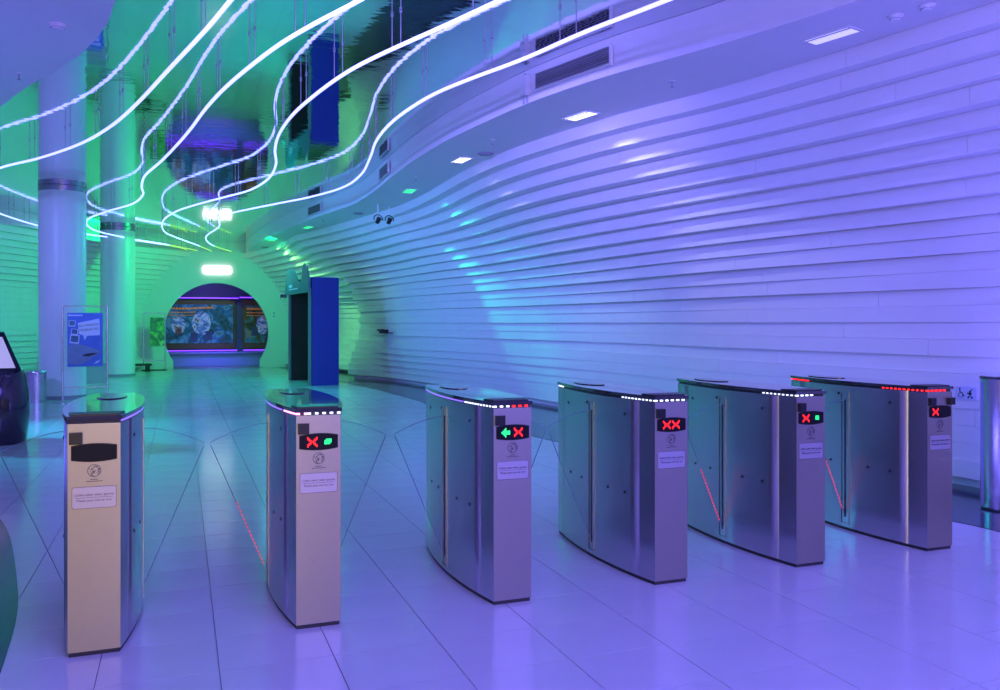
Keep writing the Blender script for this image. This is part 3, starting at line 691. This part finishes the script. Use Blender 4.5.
ledline(1.88, 3.9, 2.30, 'purple light line above the right exhibit panel')
ledline(-1.0, 1.80, 0.50, 'purple light line below the wide exhibit panel')
ledline(2.0, 3.7, 0.50, 'purple light line below the right exhibit panel')
t = thing('exhibit_bench', 'low purple lit plinth below the exhibit panels', 'plinth', (1.1, 30.0, 0))
M['benchp'] = mat('plinth_lilac', (0.30, 0.28, 0.62), 0.35)
obj('top', MB().box((0, 0, 0.44), (5.0, 0.9, 0.04)), 'benchp', t); obj('front', MB().box((0, 0.06, 0.21), (4.9, 0.72, 0.42)), 'benchp', t)
spot('exhibit_purple_lamp', (0.6, 28.9, 3.1), (0.6, 30.5, 2.9), (0.16, 0.05, 1.0), 40, 140, 0.8, 0.05)
spot('exhibit_low_lamp', (1.0, 28.75, 1.2), (1.0, 29.6, 0.0), (0.16, 0.08, 1.0), 60, 120, 0.8, 0.05)
spot('exhibit_print_lamp', (1.0, 28.8, 3.1), (1.0, 30.4, 1.4), (0.8, 0.75, 0.9), 14, 100, 0.8, 0.05)

# ------------------------------------------------------------------ blue booth
rz = math.atan2(0.10, 1)
t = thing('ticket_booth', 'tall blue booth with a dark doorway and wavy teal header', 'booth', (2.76, 19.5, 0), rz)
BW, BL, BT = 0.62, 2.15, 2.46
obj('blue_side', MB().box((BW/2+0.02, 0.03, BT/2), (BW, 0.06, BT)), 'blue', t)
obj('rear_side', MB().box((BW/2+0.02, BL-0.03, BT/2), (BW, 0.06, BT)), 'boothdark', t)
obj('back', MB().box((BW, BL/2, BT/2), (0.05, BL-0.13, BT)), 'boothdark', t)
obj('roof', MB().box((BW/2, BL/2, BT-0.04), (BW-0.06, BL-0.13, 0.06)), 'boothdark', t)
for y_ in (0.05, BL-0.06): obj('door_post', MB().box((-0.02, y_, BT/2-0.12), (0.05, 0.11, BT-0.24)), 'boothframe', t)
P = [(0, 2.12), (0, 2.46)]+[(y, 2.46+0.02*0) for y in (0.10,)]+[(0.16, 2.58), (0.24, 2.72), (0.36, 2.80), (0.52, 2.80), (0.64, 2.68), (0.74, 2.46), (0.90, 2.36), (1.10, 2.40), (1.30, 2.52), (1.50, 2.66), (1.75, 2.74), (2.05, 2.75), (2.30, 2.66), (BL+0.32, 2.45), (BL+0.34, 2.12)]
mb = MB(); n = len(P)
mb.add([(-0.05, y, z) for y, z in P]+[(-0.01, y, z) for y, z in P], [(i, (i+1) % n, n+(i+1) % n, n+i) for i in range(n)])
mb.add([(-0.05, y, z) for y, z in P], [tuple(range(n))]); mb.add([(-0.01, y, z) for y, z in P], [tuple(range(n-1, -1, -1))])
hd = obj('header', mb, 'tealp', t)
obj('header_mark', MB().box((-0.054, 1.85, 2.32), (0.008, 0.35, 0.07)).box((-0.054, 1.55, 2.24), (0.008, 0.9, 0.03)), 'posterlight', hd)
k = thing('security_camera', 'small pale camera mounted on the booth doorway', 'camera', (2.36, 21.40, 2.08), -1.9)
obj('housing', MB().box((0, 0, 0), (0.30, 0.09, 0.09)), 'greybox', k); obj('lens', MB().tube([(0.15, 0, 0), (0.20, 0, 0)], 0.035, 10), 'black', k)
obj('bracket', MB().tube([(-0.05, 0, 0), (-0.08, -0.1, -0.05)], 0.015, 6), 'greybox', k)

# ------------------------------------------------------------------ left side things
t = thing('poster_stand', 'slim steel stand holding a blue shark poster beside the lilac column', 'poster stand', (-1.60, 16.85, 0), 0.08)
for s in (-1, 1):
    obj('pole', MB().tube([(s*0.36, 0, 0.012), (s*0.36, 0, 1.72)], 0.014, 8), 'steel_plain', t)
    obj('foot_plate', MB().lathe([(0.17, 0), (0.17, 0.010), (0.03, 0.014)], (s*0.36, 0, 0), 24), 'steel_plain', t)
for z in (1.72, 0.27): obj('crossbar', MB().tube([(-0.36, 0, z), (0.36, 0, z)], 0.010, 8), 'steel_plain', t)
p = obj('poster', MB().box((0, 0, 1.12), (0.57, 0.012, 0.96)), 'posterblue', t)
obj('speech_bubble', MB().vprism([(-0.10, 1.22), (-0.03, 1.20), (-0.01, 1.11), (0.03, 1.19), (0.24, 1.20), (0.23, 1.50), (-0.12, 1.42)], -0.009, -0.0065), 'posterlight', p)
text('EN YARARSIZ', 0.052, 'ink', p, (0.06, -0.0105, 1.38), (PI/2, -0.12, 0)); text('MÜZELİK Mİ?', 0.052, 'ink', p, (0.06, -0.0105, 1.30), (PI/2, -0.10, 0))
obj('shark_picture', MB().vprism([(-0.28, 0.70), (-0.10, 0.67), (0.02, 0.72), (0.12, 0.80), (0.22, 0.86), (0.24, 0.92), (0.12, 0.97), (-0.02, 1.02), (-0.15, 1.05), (-0.28, 1.02)], -0.009, -0.0065), 'shark', p)
obj('shark_mouth', MB().vprism([(-0.06, 0.83), (0.05, 0.82), (0.14, 0.85), (0.22, 0.88), (0.10, 0.88), (0.0, 0.865)], -0.0115, -0.0095), 'ink', p)
for x, z, s in ((-0.21, 1.41, 0.055), (-0.17, 1.26, 0.055), (-0.17, 1.13, 0.075)):
    f = obj('photo_border', MB().box((x, -0.008, z), (2*s, 0.003, 2*s), ry=0.1), 'posterlight', p); 
    obj('small_photo', MB().box((x, -0.0112, z+0.005), (1.6*s, 0.003, 1.5*s), ry=0.1), 'photo', p)
obj('logo_line', MB().box((-0.14, -0.008, 1.555), (0.20, 0.003, 0.022)).vprism(ellipse(-0.255, 1.555, 0.018, 0.018, 12), -0.0095, -0.0065), 'posterlight', p)
obj('corner_mark', MB().vprism([(0.14, 0.69), (0.20, 0.70), (0.25, 0.76), (0.18, 0.73)], -0.009, -0.0065), 'posterlight', p)
t = thing('waste_bin', 'round brushed steel waste bin left of the lilac column', 'bin', (-2.42, 17.14, 0))
obj('body', MB().lathe([(0.165, 0.0), (0.165, 0.52)], n=32), 'steel', t)
obj('rim', MB().lathe([(0.171, 0.525), (0.171, 0.56), (0.15, 0.575), (0.02, 0.578)], n=32), 'steel_plain', t)
obj('band', MB().lathe([(0.166, 0.519), (0.166, 0.526)], n=32), 'black', t)
t = thing('storage_box', 'grey box on the floor between the two columns', 'box', (-1.88, 22.3, 0), 0.1)
obj('body', MB().box((0, 0, 0.22), (0.42, 0.4, 0.44)), 'greybox', t); obj('cover', MB().box((0, 0, 0.45), (0.45, 0.43, 0.03)), 'grille', t)
t = thing('info_stand', 'thin framed stand with a green picture left of the opening', 'poster stand', (-0.74, 27.55, 0), 0.03)
for s in (-1, 1): obj('pole', MB().tube([(s*0.30, 0, 0.01), (s*0.30, 0, 1.72)], 0.014, 8), 'steel_plain', t)
obj('foot', MB().box((0, 0, 0.01), (0.7, 0.3, 0.02)), 'rubber', t)
for z in (1.72, 0.30): obj('crossbar', MB().tube([(-0.30, 0, z), (0.30, 0, z)], 0.012, 8), 'steel_plain', t)
M['greenpic'] = poster_mat('green_picture', [(0.3, (0.02, 0.08, 0.06)), (0.5, (0.04, 0.22, 0.12)), (0.62, (0.10, 0.5, 0.10)), (0.75, (0.3, 0.5, 0.4))], 5.0, (4, 1, 2), 0.1)
obj('picture', MB().box((0.08, 0, 1.16), (0.40, 0.012, 0.86)), 'greenpic', t)
t = thing('bench', 'low dark bench against the green wall near the opening', 'bench', (-1.2, 27.0, 0), 0.3)
obj('seat', MB().box((0, 0, 0.20), (0.75, 0.34, 0.06)), 'rubber', t)
for s in (-1, 1): obj('leg', MB().box((s*0.30, 0, 0.085), (0.06, 0.30, 0.17)), 'rubber', t)
# dark information kiosk at the left edge
t = thing('info_kiosk', 'dark glossy rounded information kiosk with a slanted screen, left edge', 'kiosk', (-2.24, 11.52, 0), 0.20)
def sup(a, b, n=36, p=3.2): return [(a*math.copysign(abs(math.cos(q_))**(2/p), math.cos(q_)), b*math.copysign(abs(math.sin(q_))**(2/p), math.sin(q_))) for q_ in np.linspace(0, 2*PI, n, False)]
secs = [(0.0, 0.50, 0.40, 0), (0.10, 0.52, 0.42, 0), (0.35, 0.545, 0.44, 0), (0.60, 0.535, 0.43, 0), (0.80, 0.50, 0.40, 0), (0.86, 0.475, 0.37, 0)]
mb = MB(); vs = []
for z, a, b, _ in secs: vs += [(x, y, z) for x, y in sup(a, b)]
mb.add(vs, [(i*36+k_, i*36+(k_+1) % 36, (i+1)*36+(k_+1) % 36, (i+1)*36+k_) for i in range(len(secs)-1) for k_ in range(36)], True)
mb.add(vs[-36:], [tuple(range(36))])
obj('body', mb, 'navy', t)
hd = MB()
A = [(-0.44, -0.33, 0.86), (0.44, -0.33, 0.86), (0.44, 0.33, 0.86), (-0.44, 0.33, 0.86)]; B = [(-0.30, -0.05, 1.31), (0.27, -0.05, 1.31), (0.27, 0.26, 1.31), (-0.30, 0.26, 1.31)]
hd.add(A+B, [(0, 1, 5, 4), (1, 2, 6, 5), (2, 3, 7, 6), (3, 0, 4, 7), (4, 5, 6, 7)])
obj('hood', hd, 'navy', t)
sc_ = MB(); f_ = lambda a, b: tuple(Vector(A[0])*(1-a)*(1-b)+Vector(A[1])*a*(1-b)+Vector(B[1])*a*b+Vector(B[0])*(1-a)*b+Vector((0, -0.006, 0.004)))
sc_.add([f_(0.06, 0.06), f_(0.94, 0.06), f_(0.93, 0.86), f_(0.07, 0.86)], [(0, 1, 2, 3)])
obj('screen', sc_, 'screen', t)
obj('speaker_dot', MB().box((0.30, -0.36, 0.80), (0.03, 0.02, 0.012)), 'greybox', t)
# accessible-lane sign on the right wall
uz = U0(5.33, 0.80)-0.006
ang = math.atan2(U0(5.5, 0.8)-U0(5.1, 0.8), 0.4)
t = thing('access_sign', 'small white wheelchair and pushchair sign low on the right wall', 'sign', (uz-0.012, 5.40, 0.815), -PI/2-ang)
obj('plate', MB().vprism(rrect(0, 0, 0.10, 0.055, 0.006), -0.008, 0.012), 'posterlight', t)
def stroke(pts, w_=0.006):
    mb_ = MB()
    for (x0, z0), (x1, z1) in zip(pts, pts[1:]):
        mb_.box(((x0+x1)/2, -0.009, (z0+z1)/2), (math.hypot(x1-x0, z1-z0)+w_*0.6, 0.003, w_), ry=-math.atan2(z1-z0, x1-x0))
    return mb_
wc = cat(stroke([(-0.052, 0.030), (-0.050, 0.004), (-0.030, 0.0), (-0.020, -0.025), (-0.012, -0.022)], 0.008),
         stroke([(-0.045+0.02*math.cos(a), -0.018+0.02*math.sin(a)) for a in np.linspace(2.2, 6.4, 10)], 0.005), MB().vprism(ellipse(-0.053, 0.038, 0.007, 0.007, 10), -0.010, -0.008))
obj('wheelchair_symbol', wc, 'ink', t)
pc = cat(stroke([(0.065, 0.035), (0.050, 0.028), (0.040, 0.002), (0.020, 0.004)], 0.007), stroke([(0.020, 0.0), (0.050, -0.004), (0.038, 0.018)], 0.012),
         stroke([(0.030, -0.006), (0.055, -0.03)], 0.005), stroke([(0.050, -0.006), (0.026, -0.03)], 0.005), MB().vprism(ellipse(0.026, -0.034, 0.009, 0.009, 10), -0.010, -0.008), MB().vprism(ellipse(0.058, -0.034, 0.009, 0.009, 10), -0.010, -0.008))
obj('pushchair_symbol', pc, 'ink', t)
# black device on the wall
v = 20.05; uw = U0(v, 1.23)
t = thing('wall_device', 'small black box and cable bracket fixed to the curved wall', 'wall device', (uw-0.10, v, 1.22), 0.1)
obj('box', MB().box((0.0, 0, 0), (0.20, 0.16, 0.09)), 'black', t)
obj('bracket', MB().box((-0.02, 0.18, 0.03), (0.12, 0.22, 0.05)).box((0.06, -0.28, -0.03), (0.03, 0.3, 0.02)), 'black', t)

# ------------------------------------------------------------------ green lamps of the far hall
spot('hanging_green_lamp', (3.70, 15.75, 3.26), (5.42, 14.4, 1.75), (0.0, 1.0, 0.5), 130, 34, 0.8, 0.03)
spot('green_lamp_left_wall', (1.9, 23.5, 3.55), (-3.2, 25.2, 1.6), GRN, 260, 120, 0.9, 0.1)
spot('green_lamp_right_wall', (-2.75, 26.4, 3.55), (4.2, 25.5, 1.5), GRN, 260, 110, 0.9, 0.1)
for u_, v_, e_ in ((2.55, 17.9, 170), (2.12, 21.6, 190)):
    spot('green_lamp_floor', (u_+0.15, v_, 3.60), (u_-2.4, v_-1.2, 0.0), (0.0, 0.85, 0.68), e_*1.5, 150, 0.9, 0.15)
spot('green_lamp_far_bay', (2.05, 24.6, 3.58), (4.9, 23.6, 0.9), (0.25, 1.0, 0.16), 170, 80, 0.7, 0.08)
spot('green_lamp_floor', (-4.7, 19.6, 3.55), (-1.5, 20.5, 0.0), (0.0, 0.85, 0.4), 200, 110, 0.9, 0.1)
spot('green_lamp_end_wall', (2.15, 22.4, 3.55), (0.8, 28.3, 1.9), GRN, 300, 90, 0.9, 0.1)
